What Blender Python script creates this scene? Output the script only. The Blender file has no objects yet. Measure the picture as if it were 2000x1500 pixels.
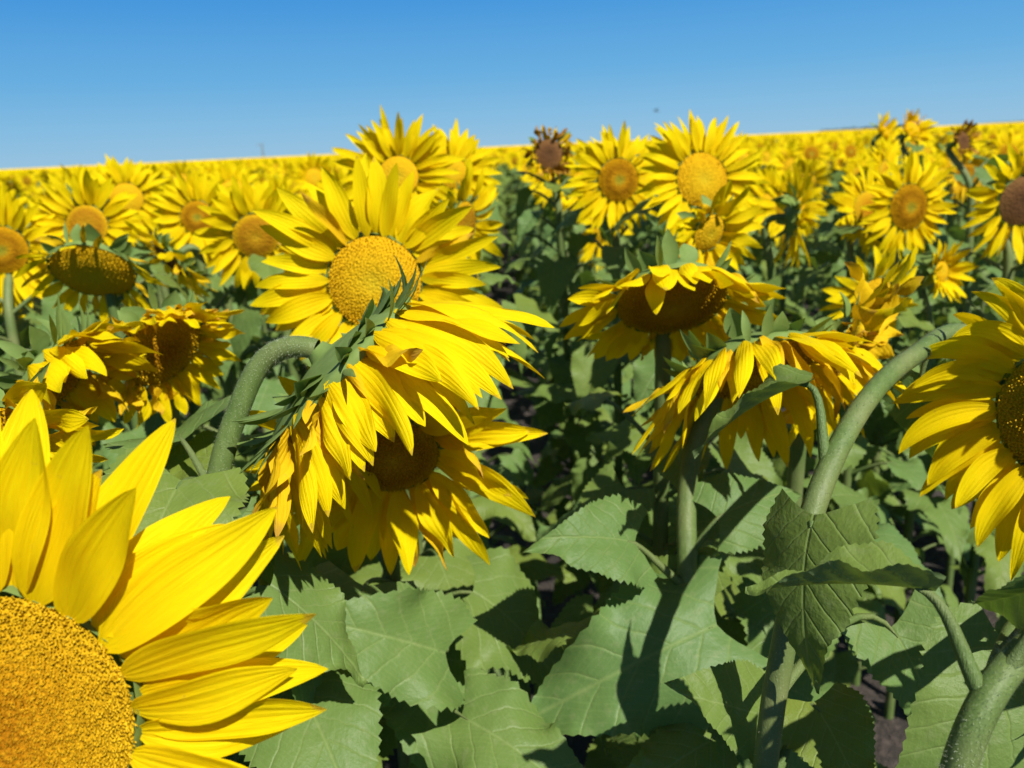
import bpy, math, random
import numpy as np
from mathutils import Vector, Matrix, noise
random.seed(7)
rng = np.random.default_rng(7)
sc = bpy.context.scene
COL = sc.collection
R = math.radians
V3 = lambda *a: np.array(a, float)
def nz(v):
    v = np.asarray(v, float); return v / (np.linalg.norm(v) + 1e-12)
U = lambda a, b: random.uniform(a, b)

# ------------------------------------------------------------------ camera
FPX = 1570.0                      # focal length in pixels of a 2000 px wide frame
CAMH = 1.55
cam = bpy.data.cameras.new('camera'); camo = bpy.data.objects.new('camera', cam); COL.objects.link(camo)
cam.sensor_width = 36; cam.lens = FPX / 2000 * 36
cam.clip_start = .02; cam.clip_end = 9000
YAW, PITCH, ROLL = R(1.55), R(16.5), R(-2.66)
MR = Matrix.Rotation(YAW, 4, 'Z') @ Matrix.Rotation(R(90) - PITCH, 4, 'X') @ Matrix.Rotation(ROLL, 4, 'Z')
camo.matrix_world = Matrix.Translation((0, 0, CAMH)) @ MR
sc.camera = camo
cam.dof.use_dof = True; cam.dof.focus_distance = .66; cam.dof.aperture_fstop = 6.8
CR = np.array(MR.to_3x3()); CP = V3(0, 0, CAMH)
def at(px, py, d):                # a point seen at (px, py) of the 2000x1500 frame, d metres ahead
    return CP + CR @ V3((px - 1000) / FPX * d, (750 - py) / FPX * d, -d)
def proj(p):
    q = CR.T @ (np.asarray(p, float) - CP)
    if q[2] > -1e-3: return None
    return (1000 + q[0] / -q[2] * FPX, 750 - q[1] / -q[2] * FPX, -q[2])

# ------------------------------------------------------------------ materials
def newmat(name):
    m = bpy.data.materials.new(name); m.use_nodes = True
    nt = m.node_tree; nt.nodes.clear()
    out = nt.nodes.new('ShaderNodeOutputMaterial')
    return m, nt, out
class G:
    def __init__(s, nt): s.nt = nt
    def n(s, t, **kw):
        nd = s.nt.nodes.new(t)
        for k, v in kw.items(): setattr(nd, k, v)
        return nd
    def l(s, a, b): s.nt.links.new(a, b)
    def math(s, op, a, b=None, c=None, clamp=False):
        nd = s.n('ShaderNodeMath', operation=op); nd.use_clamp = clamp
        for i, v in enumerate((a, b, c)):
            if v is None: continue
            if isinstance(v, (int, float)): nd.inputs[i].default_value = v
            else: s.l(v, nd.inputs[i])
        return nd.outputs[0]
    def ramp(s, f, stops, interp='LINEAR'):
        r = s.n('ShaderNodeValToRGB'); cr = r.color_ramp; cr.interpolation = interp
        while len(cr.elements) > 1: cr.elements.remove(cr.elements[-1])
        cr.elements[0].position = stops[0][0]; cr.elements[0].color = (*stops[0][1], 1)
        for p, c in stops[1:]:
            e = cr.elements.new(p); e.color = (*c, 1)
        s.l(f, r.inputs[0]); return r.outputs[0]
    def noise(s, vec, scale, detail=3, rough=.5):
        n = s.n('ShaderNodeTexNoise'); n.inputs['Scale'].default_value = scale
        n.inputs['Detail'].default_value = detail; n.inputs['Roughness'].default_value = rough
        if vec is not None: s.l(vec, n.inputs['Vector'])
        return n.outputs['Fac']
    def mix(s, f, a, b, mode='MIX'):
        m = s.n('ShaderNodeMix', data_type='RGBA', blend_type=mode)
        if isinstance(f, (int, float)): m.inputs[0].default_value = f
        else: s.l(f, m.inputs[0])
        for i, v in ((6, a), (7, b)):
            if isinstance(v, tuple): m.inputs[i].default_value = (*v, 1)
            else: s.l(v, m.inputs[i])
        return m.outputs[2]
    def bump(s, h, strength, dist):
        b = s.n('ShaderNodeBump'); b.inputs['Strength'].default_value = strength; b.inputs['Distance'].default_value = dist
        s.l(h, b.inputs['Height']); return b.outputs[0]

def leafy(g, out, col, tcol, tfac, rough, spec, bump=None):
    p = g.n('ShaderNodeBsdfPrincipled'); p.inputs['Roughness'].default_value = rough
    p.inputs['Specular IOR Level'].default_value = spec
    g.l(col, p.inputs['Base Color'])
    t = g.n('ShaderNodeBsdfTranslucent'); g.l(tcol, t.inputs['Color'])
    if bump is not None: g.l(bump, p.inputs['Normal'])
    mx = g.n('ShaderNodeMixShader'); mx.inputs[0].default_value = tfac
    g.l(p.outputs[0], mx.inputs[1]); g.l(t.outputs[0], mx.inputs[2]); g.l(mx.outputs[0], out.inputs[0])

def petal_mat(name, base, root, tfac=.34, dry=0.0):
    m, nt, out = newmat(name); g = G(nt)
    uv = g.n('ShaderNodeUVMap'); sx = g.n('ShaderNodeSeparateXYZ'); g.l(uv.outputs[0], sx.inputs[0])
    u, v = sx.outputs[0], sx.outputs[1]
    geo = g.n('ShaderNodeNewGeometry'); oi = g.n('ShaderNodeObjectInfo')
    col = g.ramp(v, [(0, root), (.35, tuple(r_ * .4 + b_ * .6 for r_, b_ in zip(root, base))), (.6, base), (1, base)])
    nn = g.noise(geo.outputs['Position'], 38, 3)
    col = g.mix(g.ramp(nn, [(.35, (0, 0, 0)), (.7, (.5,) * 3)]), col, tuple(c * k for c, k in zip(base, (.96, .90, .6))))
    col = g.mix(g.math('MULTIPLY', oi.outputs['Random'], .6), col, tuple(c * k for c, k in zip(base, (.96, .85, .5))))
    # streaks along the petal
    cmb = g.n('ShaderNodeCombineXYZ'); g.l(g.math('MULTIPLY', u, 14), cmb.inputs[0]); g.l(g.math('MULTIPLY', v, 1.6), cmb.inputs[1])
    g.l(g.math('MULTIPLY', oi.outputs['Random'], 40), cmb.inputs[2])
    st = g.noise(cmb.outputs[0], 1.6, 3, .6)
    col = g.mix(g.ramp(st, [(.38, (.8,) * 3), (.58, (0, 0, 0))]), col, tuple(c * k for c, k in zip(base, (.93, .83, .4))))
    # dry brown tips
    tip = g.math('ADD', v, g.math('MULTIPLY', g.math('SUBTRACT', nn, .5), .5 + dry))
    col = g.mix(g.ramp(tip, [(.99 - dry, (0, 0, 0)), (1.08 - dry * .7 if dry else 1, (.8 if dry else .5,) * 3)]), col, (.50, .27, .05))
    cm2 = g.n('ShaderNodeCombineXYZ'); g.l(g.math('MULTIPLY', u, 70), cm2.inputs[0]); g.l(g.math('MULTIPLY', v, 5), cm2.inputs[1]); g.l(g.math('MULTIPLY', oi.outputs['Random'], 90), cm2.inputs[2])
    fine = g.noise(cm2.outputs[0], 1.0, 2, .6)
    col = g.mix(g.ramp(fine, [(.42, (.35,) * 3), (.55, (0, 0, 0))]), col, tuple(c * k for c, k in zip(base, (.9, .72, .4))))
    # small bruises and specks
    bru = g.ramp(g.noise(geo.outputs['Position'], 130, 3, .6), [(.70, (0,) * 3), (.78, (.45,) * 3)])
    col = g.mix(bru, col, (.55, .33, .04))
    rid = g.math('MULTIPLY', g.math('SINE', g.math('MULTIPLY', u, 34)), .7)
    b = g.bump(g.math('ADD', g.math('ADD', g.math('MULTIPLY', rid, .3), g.math('MULTIPLY', fine, .35)), st), .6, .0016)
    leafy(g, out, col, g.mix(1.0, col, (1, .85, .42), 'MULTIPLY'), tfac, .6, .05, b)
    return m
YEL = (.92, .772, .004)
M = {}
M['petal'] = petal_mat('petal_yellow', YEL, (.78, .50, .004), .36)
M['petal_dry'] = petal_mat('petal_withering', (.84, .60, .014), (.58, .32, .01), .3, .16)
M['petal_brown'] = petal_mat('petal_shrivelled', (.36, .20, .03), (.14, .07, .02), .15, .3)

def leaf_mat(name, base, vein, k=1.0):
    m, nt, out = newmat(name); g = G(nt)
    uv = g.n('ShaderNodeUVMap'); sx = g.n('ShaderNodeSeparateXYZ'); g.l(uv.outputs[0], sx.inputs[0])
    x = g.math('ABSOLUTE', g.math('SUBTRACT', sx.outputs[0], .5)); t = sx.outputs[1]
    geo = g.n('ShaderNodeNewGeometry'); oi = g.n('ShaderNodeObjectInfo')
    pos = geo.outputs['Position']
    wob = g.math('MULTIPLY', g.math('SUBTRACT', g.noise(uv.outputs[0], 6, 2), .5), .05)
    s = g.math('FRACT', g.math('MULTIPLY', g.math('SUBTRACT', g.math('ADD', t, wob), g.math('MULTIPLY', x, 1.05)), 6.2))
    side = g.math('SUBTRACT', 1, g.math('MULTIPLY', g.math('ABSOLUTE', g.math('SUBTRACT', s, .5)), 8.5), clamp=True)
    side = g.math('MULTIPLY', side, side)
    mid = g.math('SUBTRACT', 1, g.math('MULTIPLY', x, 62), clamp=True)
    vn = g.math('MAXIMUM', g.math('MULTIPLY', side, .75), mid)
    n1 = g.noise(pos, 14, 4); n2 = g.noise(pos, 90, 3)
    col = g.mix(g.ramp(n1, [(.35, (0,) * 3), (.65, (.7,) * 3)]), base, tuple(c * q for c, q in zip(base, (1.35, 1.15, .8))))
    col = g.mix(oi.outputs['Random'], g.mix(.75, col, tuple(c * q for c, q in zip(base, (.74, .98, 1.3)))), g.mix(.6, col, tuple(c * q for c, q in zip(base, (1.2, 1.06, .6)))))
    col = g.mix(g.ramp(n2, [(.55, (0,) * 3), (.72, (.35,) * 3)]), col, (.20, .24, .10))
    # paler spots and yellowed margins on a few leaves
    sp = g.ramp(g.noise(pos, 30, 5, .7), [(.70, (0,) * 3), (.76, (.6,) * 3)])
    col = g.mix(sp, col, (.26, .25, .10))
    net = g.noise(uv.outputs[0], 26, 4, .6)
    # fainter branches between the side veins
    s2 = g.math('FRACT', g.math('MULTIPLY', g.math('SUBTRACT', g.math('ADD', t, g.math('MULTIPLY', wob, 2)), g.math('MULTIPLY', x, -1.6)), 17))
    br = g.math('SUBTRACT', 1, g.math('MULTIPLY', g.math('ABSOLUTE', g.math('SUBTRACT', s2, .5)), 6), clamp=True)
    col = g.mix(g.math('MULTIPLY', br, .10), col, vein)
    col = g.mix(g.math('MULTIPLY', vn, .42), col, vein)
    back = g.mix(geo.outputs['Backfacing'], col, g.mix(.5, col, (.16, .23, .12)))
    h = g.math("ADD", g.math("MULTIPLY", vn, -1.0), g.math('MULTIPLY', net, 1.1))
    h = g.math('ADD', h, g.math('MULTIPLY', n2, .25))
    leafy(g, out, back, g.mix(1.0, col, (1.5, 1.5, .5), 'MULTIPLY'), .22, .46, .2, g.bump(h, .5, .002))
    return m
M['leaf'] = leaf_mat('leaf_green', (.130, .192, .043), (.26, .33, .11))

def stem_mat():
    m, nt, out = newmat('stem_green'); g = G(nt)
    geo = g.n('ShaderNodeNewGeometry'); tc = g.n('ShaderNodeTexCoord')
    mp = g.n('ShaderNodeMapping'); mp.inputs['Scale'].default_value = (1, 1, .12); g.l(tc.outputs['Object'], mp.inputs[0])
    n1 = g.noise(mp.outputs[0], 120, 3); n2 = g.noise(geo.outputs['Position'], 600, 2)
    n3 = g.noise(geo.outputs['Position'], 12, 2)
    col = g.mix(n1, (.060, .105, .022), (.12, .175, .042))
    col = g.mix(g.ramp(n3, [(.4, (0,) * 3), (.7, (.5,) * 3)]), col, (.22, .22, .09))
    col = g.mix(g.ramp(n2, [(.6, (0,) * 3), (.7, (.35,) * 3)]), col, (.30, .36, .18))
    p = g.n('ShaderNodeBsdfPrincipled'); p.inputs['Roughness'].default_value = .55
    p.inputs['Specular IOR Level'].default_value = .3
    g.l(col, p.inputs['Base Color']); g.l(g.bump(g.math('ADD', g.math('MULTIPLY', n1, 1.6), g.math('MULTIPLY', n2, .45)), .6, .0012), p.inputs['Normal'])
    g.l(p.outputs[0], out.inputs[0]); return m
M['stem'] = stem_mat()
def hair_mat():
    m, nt, out = newmat('pale_hairs'); g = G(nt); p = g.n('ShaderNodeBsdfPrincipled')
    p.inputs['Base Color'].default_value = (.55, .60, .42, 1); p.inputs['Roughness'].default_value = .6; g.l(p.outputs[0], out.inputs[0]); return m
M['hair'] = hair_mat()
def bract_mat():
    m, nt, out = newmat('bract_green'); g = G(nt)
    geo = g.n('ShaderNodeNewGeometry')
    n1 = g.noise(geo.outputs['Position'], 60, 3)
    col = g.mix(n1, (.12, .19, .035), (.24, .33, .10))
    leafy(g, out, col, g.mix(1.0, col, (1.4, 1.4, .5), 'MULTIPLY'), .2, .6, .1, g.bump(n1, .4, .002))
    return m
M['bract'] = bract_mat()

def disc_mat(name, stops, tipc, depth=.5):
    """u = radius 0..1, v = height on a floret 0..1; base colours per radius, tips dusted with pollen"""
    m, nt, out = newmat(name); g = G(nt)
    uv = g.n('ShaderNodeUVMap'); sx = g.n('ShaderNodeSeparateXYZ'); g.l(uv.outputs[0], sx.inputs[0])
    geo = g.n('ShaderNodeNewGeometry'); tc = g.n('ShaderNodeTexCoord')
    wob = g.math('MULTIPLY', g.math('SUBTRACT', g.noise(tc.outputs['Object'], 60, 2), .5), .22)
    base = g.ramp(g.math('ADD', sx.outputs[0], wob), stops)
    vo = g.n('ShaderNodeTexVoronoi'); vo.inputs['Scale'].default_value = 260; g.l(tc.outputs['Object'], vo.inputs['Vector'])
    spk = g.ramp(vo.outputs['Distance'], [(.12, (.75,) * 3), (.5, (0,) * 3)])
    col = g.mix(g.math('MULTIPLY', spk, .35), base, tipc)
    col = g.mix(g.math('MULTIPLY', sx.outputs[1], .8), col, tipc)
    p = g.n('ShaderNodeBsdfPrincipled'); p.inputs['Roughness'].default_value = .8; p.inputs['Specular IOR Level'].default_value = .02
    g.l(col, p.inputs['Base Color']); g.l(g.bump(g.math('SUBTRACT', 1, vo.outputs['Distance']), .9, .0025), p.inputs['Normal'])
    g.l(p.outputs[0], out.inputs[0]); return m
M['d_gold'] = disc_mat('disc_golden', [(0, (.30, .10, .004)), (.35, (.36, .15, .004)), (.6, (.42, .21, .005)), (1, (.50, .31, .007))], (.80, .50, .018))
M['d_amber'] = disc_mat('disc_amber', [(0, (0.495, 0.347, 0.012)), (.35, (0.54, 0.328, 0.0072)), (1, (0.594, 0.328, 0.006))], (0.72, 0.456, 0.012))
M['d_brown'] = disc_mat('disc_brown', [(0, (.46, .27, .012)), (.25, (.38, .19, .007)), (.7, (.32, .14, .006)), (1, (.52, .30, .005))], (.58, .38, .010))
M['d_ring'] = disc_mat('disc_ringed', [(0, (0.18, 0.192, 0.018)), (.20, (0.306, 0.219, 0.012)), (.32, (0.378, 0.182, 0.0048)), (.60, (0.234, 0.0958, 0.003)), (1, (0.45, 0.228, 0.0036))], (0.504, 0.328, 0.0072))
M['d_old'] = disc_mat('disc_withered', [(0, (.07, .035, .015)), (.5, (.11, .05, .02)), (1, (.18, .09, .03))], (.24, .13, .05))

def soil_mat():
    m, nt, out = newmat('soil'); g = G(nt)
    geo = g.n('ShaderNodeNewGeometry'); p0 = geo.outputs['Position']
    n1 = g.noise(p0, 3, 8, .65); n2 = g.noise(p0, 28, 6, .7)
    col = g.mix(n1, (.028, .022, .017), (.08, .062, .048))
    col = g.mix(g.ramp(n2, [(.5, (0,) * 3), (.75, (.7,) * 3)]), col, (.24, .18, .15))
    p = g.n('ShaderNodeBsdfPrincipled'); p.inputs['Roughness'].default_value = .95
    g.l(col, p.inputs['Base Color']); g.l(g.bump(g.math('ADD', n1, n2), 1, .05), p.inputs['Normal'])
    g.l(p.outputs[0], out.inputs[0]); return m
M['soil'] = soil_mat()
def canopy_mat():
    m, nt, out = newmat('canopy_of_flowers'); g = G(nt)
    geo = g.n('ShaderNodeNewGeometry'); p0 = geo.outputs['Position']
    n1 = g.noise(p0, 2.2, 4, .7)
    col = g.ramp(n1, [(.36, (.10, .13, .03)), (.44, (.60, .42, .02)), (.6, YEL)])
    p = g.n('ShaderNodeBsdfPrincipled'); p.inputs['Roughness'].default_value = .8
    g.l(col, p.inputs['Base Color']); g.l(p.outputs[0], out.inputs[0]); return m
M['canopy'] = canopy_mat()
def flat(name, c, rough=.8):
    m, nt, out = newmat(name); g = G(nt)
    geo = g.n('ShaderNodeNewGeometry')
    col = g.mix(g.noise(geo.outputs['Position'], .4, 4), tuple(x * .7 for x in c), tuple(x * 1.3 for x in c))
    p = g.n('ShaderNodeBsdfPrincipled'); p.inputs['Roughness'].default_value = rough
    g.l(col, p.inputs['Base Color']); g.l(p.outputs[0], out.inputs[0]); return m

# ------------------------------------------------------------------ mesh buffers
class Buf:
    def __init__(s): s.v = []; s.f = []; s.uv = []; s.m = []; s.n = 0
    def add(s, v, f, uv=None, mi=0):
        v = np.asarray(v, float).reshape(-1, 3); f = np.asarray(f, int)
        s.v.append(v); s.uv.append(np.zeros((len(v), 2)) if uv is None else np.asarray(uv, float))
        s.f.append(f + s.n); s.m.append(np.full(len(f), mi)); s.n += len(v)
    def arrays(s):
        return np.concatenate(s.v), s.f, np.concatenate(s.uv), s.m
    def mesh(s, name, mats, smooth=True):
        v = np.concatenate(s.v); uv = np.concatenate(s.uv)
        return raw_mesh(name, v, s.f, uv, s.m, mats, smooth)
def raw_mesh(name, v, flist, uv, mlist, mats, smooth=True):
    me = bpy.data.meshes.new(name)
    tot = np.concatenate([np.full(len(f), f.shape[1]) for f in flist])
    loops = np.concatenate([f.ravel() for f in flist])
    me.vertices.add(len(v)); me.vertices.foreach_set('co', v.astype(np.float32).ravel())
    me.loops.add(len(loops)); me.loops.foreach_set('vertex_index', loops.astype(np.int32))
    me.polygons.add(len(tot)); st = np.concatenate([[0], np.cumsum(tot)[:-1]])
    me.polygons.foreach_set('loop_start', st.astype(np.int32)); me.polygons.foreach_set('loop_total', tot.astype(np.int32))
    for m in mats: me.materials.append(m)
    me.polygons.foreach_set('material_index', np.concatenate(mlist).astype(np.int32))
    me.polygons.foreach_set('use_smooth', np.full(len(tot), smooth))
    ul = me.uv_layers.new(name='UVMap'); ul.data.foreach_set('uv', uv[loops].astype(np.float32).ravel())
    me.update(calc_edges=True); return me
def link(name, me, parent=None, mat=None):
    o = bpy.data.objects.new(name, me); COL.objects.link(o)
    if parent is not None: o.parent = parent
    if mat is not None: o.matrix_local = mat
    return o
_gf = {}
def gridf(nu, nv):
    if (nu, nv) not in _gf:
        i, j = np.meshgrid(np.arange(nu), np.arange(nv), indexing='ij'); a = (i * (nv + 1) + j).ravel()
        _gf[(nu, nv)] = np.stack([a, a + 1, a + nv + 2, a + nv + 1], 1)
    return _gf[(nu, nv)]

def petal(b, root, d, nrm, L, W, nu=12, nv=4, curl=0., droop=0., g=V3(0, 0, -1), twist=0., cup=.25, mi=0, crinkle=.0, point=1.0):
    p = np.array(root, float); d = nz(d); nrm = nz(nrm - d * np.dot(nrm, d))
    t = np.linspace(0, 1, nu + 1); v = np.linspace(-1, 1, nv + 1)
    w = W * (.26 * (1 - t) ** 1.5 + np.sin(np.pi * np.clip(t, 0, 1) ** (.92)) ** (.72 * point)) * .5
    w[-1] = W * .015
    ph, fr = U(0, 6.28), U(5, 10); as_ = U(-.12, .12)
    V = np.zeros((nu + 1, nv + 1, 3)); st = L / nu
    for i in range(nu + 1):
        side = np.cross(d, nrm)
        env = v * v * (1 - .3 * t[i])
        off = cup * w[i] * v * v + crinkle * w[i] * np.sin(t[i] * fr + ph + v * 2.2) * (.3 + np.abs(v)) + .05 * w[i] * np.cos(v * 9.4)
        V[i] = p + side * ((v * w[i]) + as_ * w[i] * math.sin(t[i] * 5))[:, None] + nrm * off[:, None]
        nd = nz(d + (curl * nrm + droop * np.asarray(g) * (.3 + t[i])) * (st / L))
        k = nz(np.cross(nd, nrm)) if False else None
        nrm = nz(nrm - nd * np.dot(nrm, nd)); d = nd
        if twist:
            a = twist / nu; nrm = nrm * math.cos(a) + np.cross(d, nrm) * math.sin(a)
        p = p + d * st
    uv = np.stack([np.tile(v * .5 + .5, nu + 1), np.repeat(t, nv + 1)], 1)
    b.add(V.reshape(-1, 3), gridf(nu, nv), uv, mi)

def tube(b, pts, rad, seg=8, mi=0, close=True):
    pts = np.asarray(pts, float); n = len(pts); rad = np.broadcast_to(rad, (n,))
    T = np.gradient(pts, axis=0); T /= np.linalg.norm(T, axis=1)[:, None] + 1e-12
    a = V3(1, 0, 0) if abs(T[0][0]) < .8 else V3(0, 1, 0)
    nn = nz(np.cross(T[0], a)); ang = np.linspace(0, 2 * np.pi, seg, endpoint=False); V = []
    for i in range(n):
        nn = nz(nn - T[i] * np.dot(nn, T[i])); bb = np.cross(T[i], nn)
        V.append(pts[i] + rad[i] * (np.cos(ang)[:, None] * nn + np.sin(ang)[:, None] * bb))
    i, j = np.meshgrid(np.arange(n - 1), np.arange(seg), indexing='ij'); i = i.ravel(); j = j.ravel(); k = (j + 1) % seg
    f = np.stack([i * seg + j, i * seg + k, (i + 1) * seg + k, (i + 1) * seg + j], 1)
    uv = np.zeros((n * seg, 2)); uv[:, 1] = np.repeat(np.linspace(0, 1, n), seg); uv[:, 0] = .3
    b.add(np.concatenate(V), f, uv, mi)
def hermite(p0, t0, p1, t1, n=12):
    s = np.linspace(0, 1, n)[:, None]
    return (2*s**3-3*s**2+1)*p0 + (s**3-2*s**2+s)*t0 + (-2*s**3+3*s**2)*p1 + (s**3-s**2)*t1

def leaf_blade(b, L, Wd, nu=44, nv=10, fold=.25, curve=.35, wave=.05, sidecurl=.0, mi=0, mat=None, serr=.038, bendx=0., lobe=.17, b0=.10):
    """heart-shaped blade, base at the origin, pointing +Y, upper face +Z"""
    t = np.linspace(0, 1, nu + 1)[:, None]; v = np.linspace(-1, 1, nv + 1)[None, :]
    prof = np.sin(np.pi * (b0 + (1 - b0) * t) ** .62) ** 1.0 * (1 - .25 * t); prof = prof / prof.max(); prof[-1] = .01
    w = Wd * .5 * prof
    ser = 1 + serr * (np.where(np.arange(nu + 1) % 2 == 0, 1., -1.)[:, None]) * (np.abs(v) > .95) * (t < .96) * (t > .02)
    jit = 1 + serr * .8 * (rng.random((nu + 1, 1)) - .5) * (np.abs(v) > .95)
    x = v * w * ser * jit
    # veins sweep forward: inner rows run ahead; base lobes fall behind the petiole
    y = t * L * (1 - .0 * v) - lobe * L * (np.abs(v) ** 1.5) * (1 - t) ** 2.2 + .06 * L * np.abs(v) * t * (1 - t)
    ph = U(0, 6.28); ph2 = U(0, 6.28)
    z = fold * np.abs(x) - sidecurl * np.abs(x) ** 2 / Wd * 2 - curve * L * t ** 2
    z = z + wave * L * np.sin(t * 11 + ph + np.sign(v) * 1.3) * np.abs(v) ** 2 * .6 + wave * L * .35 * np.sin(t * 23 + ph2) * np.abs(v) ** 3
    z = z + .02 * L * np.cos((t * 6.2 - np.abs(x) / L * 6.5) * 2 * np.pi) * np.abs(v) * (1 - np.abs(v)) * 2
    x = x + bendx * L * t ** 2
    Vv = np.stack([x, y, z + 0 * x], -1).reshape(-1, 3)
    uv = np.stack([(x / L + .5), t + 0 * x], -1).reshape(-1, 2)
    if mat is not None: Vv = Vv @ mat[:3, :3].T + mat[:3, 3]
    b.add(Vv, gridf(nu, nv), uv, mi)

# ------------------------------------------------------------------ disc, receptacle
def disc_buf(Rd, dome, n_fl, fh=.004, fw=.0021, dip=.25, tipspread=1.0):
    b = Buf(); nr, ns = 12, 36
    zf = lambda r: dome * (1 - r ** 2.4) - dip * dome * np.exp(-(r / .28) ** 2)
    rr = np.linspace(0, 1, nr + 1); a = np.linspace(0, 2 * np.pi, ns, endpoint=False)
    v = np.stack([Rd * rr[:, None] * np.cos(a), Rd * rr[:, None] * np.sin(a), np.repeat(zf(rr)[:, None], ns, 1)], -1).reshape(-1, 3)
    i, j = np.meshgrid(np.arange(nr), np.arange(ns), indexing='ij'); i = i.ravel(); j = j.ravel(); k = (j + 1) % ns
    b.add(v, np.stack([i * ns + j, (i + 1) * ns + j, (i + 1) * ns + k, i * ns + k], 1), np.stack([np.repeat(rr, ns), np.zeros(len(v))], 1))
    if n_fl:
        q = np.arange(n_fl) + .5; r = np.sqrt(q / n_fl); th = q * 2.399963
        c = np.stack([Rd * r * np.cos(th), Rd * r * np.sin(th), zf(r) - .0005], -1)
        w = fw * (.75 + .5 * rng.random(n_fl)) * (.55 + .55 * r); h = fh * (.5 + .9 * rng.random(n_fl)) * (.35 + .75 * r)
        rad = np.stack([np.cos(th), np.sin(th), 0 * th], -1); tan = np.stack([-np.sin(th), np.cos(th), 0 * th], -1)
        up = np.stack([0 * th, 0 * th, 1 + 0 * th], -1) + rad * .35 * r[:, None] + (rng.random((n_fl, 3)) - .5) * .7
        up /= np.linalg.norm(up, axis=1)[:, None]
        vs = []; uvs = []
        for (lv, ws) in ((0, .7), (.65, 1.0), (1., .55)):
            for (sx_, sy_) in ((1, 0), (0, 1), (-1, 0), (0, -1)):
                vs.append(c + up * (h * lv)[:, None] + rad * (w * ws * sx_ * .5)[:, None] + tan * (w * ws * sy_ * .5)[:, None])
                uvs.append(np.stack([r, np.full(n_fl, lv) * (.35 + .65 * r) * (.4 + .8 * rng.random(n_fl))], -1))
        vs.append(c + up * (h * 1.12)[:, None]); uvs.append(np.stack([r, .9 * (.3 + .7 * r)], -1))
        vs = np.stack(vs, 1); uvs = np.stack(uvs, 1)     # n,13,3
        base = (np.arange(n_fl) * 13)[:, None]
        fq = np.array([[l * 4 + s, l * 4 + (s + 1) % 4, (l + 1) * 4 + (s + 1) % 4, (l + 1) * 4 + s] for l in (0, 1) for s in range(4)])
        ft = np.array([[8 + s, 8 + (s + 1) % 4, 12] for s in range(4)])
        F1 = (base[:, :, None] + fq[None]).reshape(-1, 4); F2 = (base[:, :, None] + ft[None]).reshape(-1, 3)
        n0 = b.n
        b.add(vs.reshape(-1, 3), F1, uvs.reshape(-1, 2)); b.f.append(F2 + n0); b.m.append(np.zeros(len(F2), int))
    return b
def receptacle_buf(Rd, thick, rs, mi=0, ns=24):
    b = Buf(); prof = [(Rd * 1.0, .001), (Rd * 1.03, -.006), (Rd * .96, -thick * .35), (Rd * .75, -thick * .68), (Rd * .42, -thick * .9), (rs * 1.35, -thick * 1.05), (rs, -thick * 1.35)]
    a = np.linspace(0, 2 * np.pi, ns, endpoint=False); V = []
    for k, (r, z) in enumerate(prof):
        wv = 1 + .03 * np.sin(a * 5 + k)
        V.append(np.stack([r * wv * np.cos(a), r * wv * np.sin(a), np.full(ns, z)], -1))
    n = len(prof); i, j = np.meshgrid(np.arange(n - 1), np.arange(ns), indexing='ij'); i = i.ravel(); j = j.ravel(); k = (j + 1) % ns
    b.add(np.concatenate(V), np.stack([i * ns + k, i * ns + j, (i + 1) * ns + j, (i + 1) * ns + k], 1), None, mi)
    return b
def bract(b, Rd, thick, th, row, L, W, g, mi=0, nu=8, nv=2, flare=None):
    rad = V3(math.cos(th), math.sin(th), 0)
    f = (1.0, .86, .68)[row]; z = (-.005, -.35, -.7)[row] * (1 if row == 0 else thick)
    root = rad * Rd * f * .97 + V3(0, 0, z)
    e = flare if flare is not None else U(-.9, .15)
    d = rad * math.cos(e) + V3(0, 0, math.sin(e))
    d = nz(d + V3(U(-.25, .25), U(-.25, .25), U(-.2, .2)))
    petal(b, root, d, -V3(0, 0, 1) * math.cos(e) + rad * math.sin(e), L, W, nu, nv, curl=U(-.2, .9), droop=.3, g=g, cup=-.3, mi=mi, point=1.3)

def head_matrix(C, n, spin=0.):
    n = nz(n); up = V3(0, 0, 1) if abs(n[2]) < .95 else V3(0, 1, 0)
    x = nz(np.cross(up, n)); y = np.cross(n, x)
    m = np.eye(4); m[:3, 0] = x; m[:3, 1] = y; m[:3, 2] = n; m[:3, 3] = C
    return m
def toM(m): return Matrix([list(map(float, r)) for r in m])

# ------------------------------------------------------------------ shared leaf meshes
def make_leaf_lib():
    lib = []
    for i in range(16):
        b = Buf(); leaf_blade(b, 1., U(.78, .98), fold=U(-.05, .45), curve=U(.15, .7), wave=U(.04, .11), sidecurl=U(0, .35), bendx=U(-.12, .12))
        lib.append(b.mesh('leaf', [M['leaf']]))
    mid = []
    for i in range(8):
        b = Buf(); leaf_blade(b, 1., U(.60, .76), fold=U(.05, .5), curve=U(.2, .7), wave=U(.09, .15), sidecurl=U(0, .35), bendx=U(-.15, .15))
        mid.append(b.mesh('leaf', [M['leaf']]))
    nar = []
    for i in range(5):
        b = Buf(); leaf_blade(b, 1., U(.42, .58), fold=U(.4, .9), curve=U(.1, .45), wave=U(.03, .06), bendx=U(-.1, .1), lobe=.03, b0=.03)
        nar.append(b.mesh('leaf', [M['leaf']]))
    return lib, nar, mid
LEAF, LEAFN, LEAFM = make_leaf_lib()
def leaf_matrix(base, d, up, L, flip=1):
    d = nz(d); up = np.asarray(up, float); z = nz(up - d * np.dot(up, d)); x = np.cross(d, z)
    m = np.eye(4); m[:3, 0] = x * L * flip; m[:3, 1] = d * L; m[:3, 2] = z * L; m[:3, 3] = base
    return m
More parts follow.
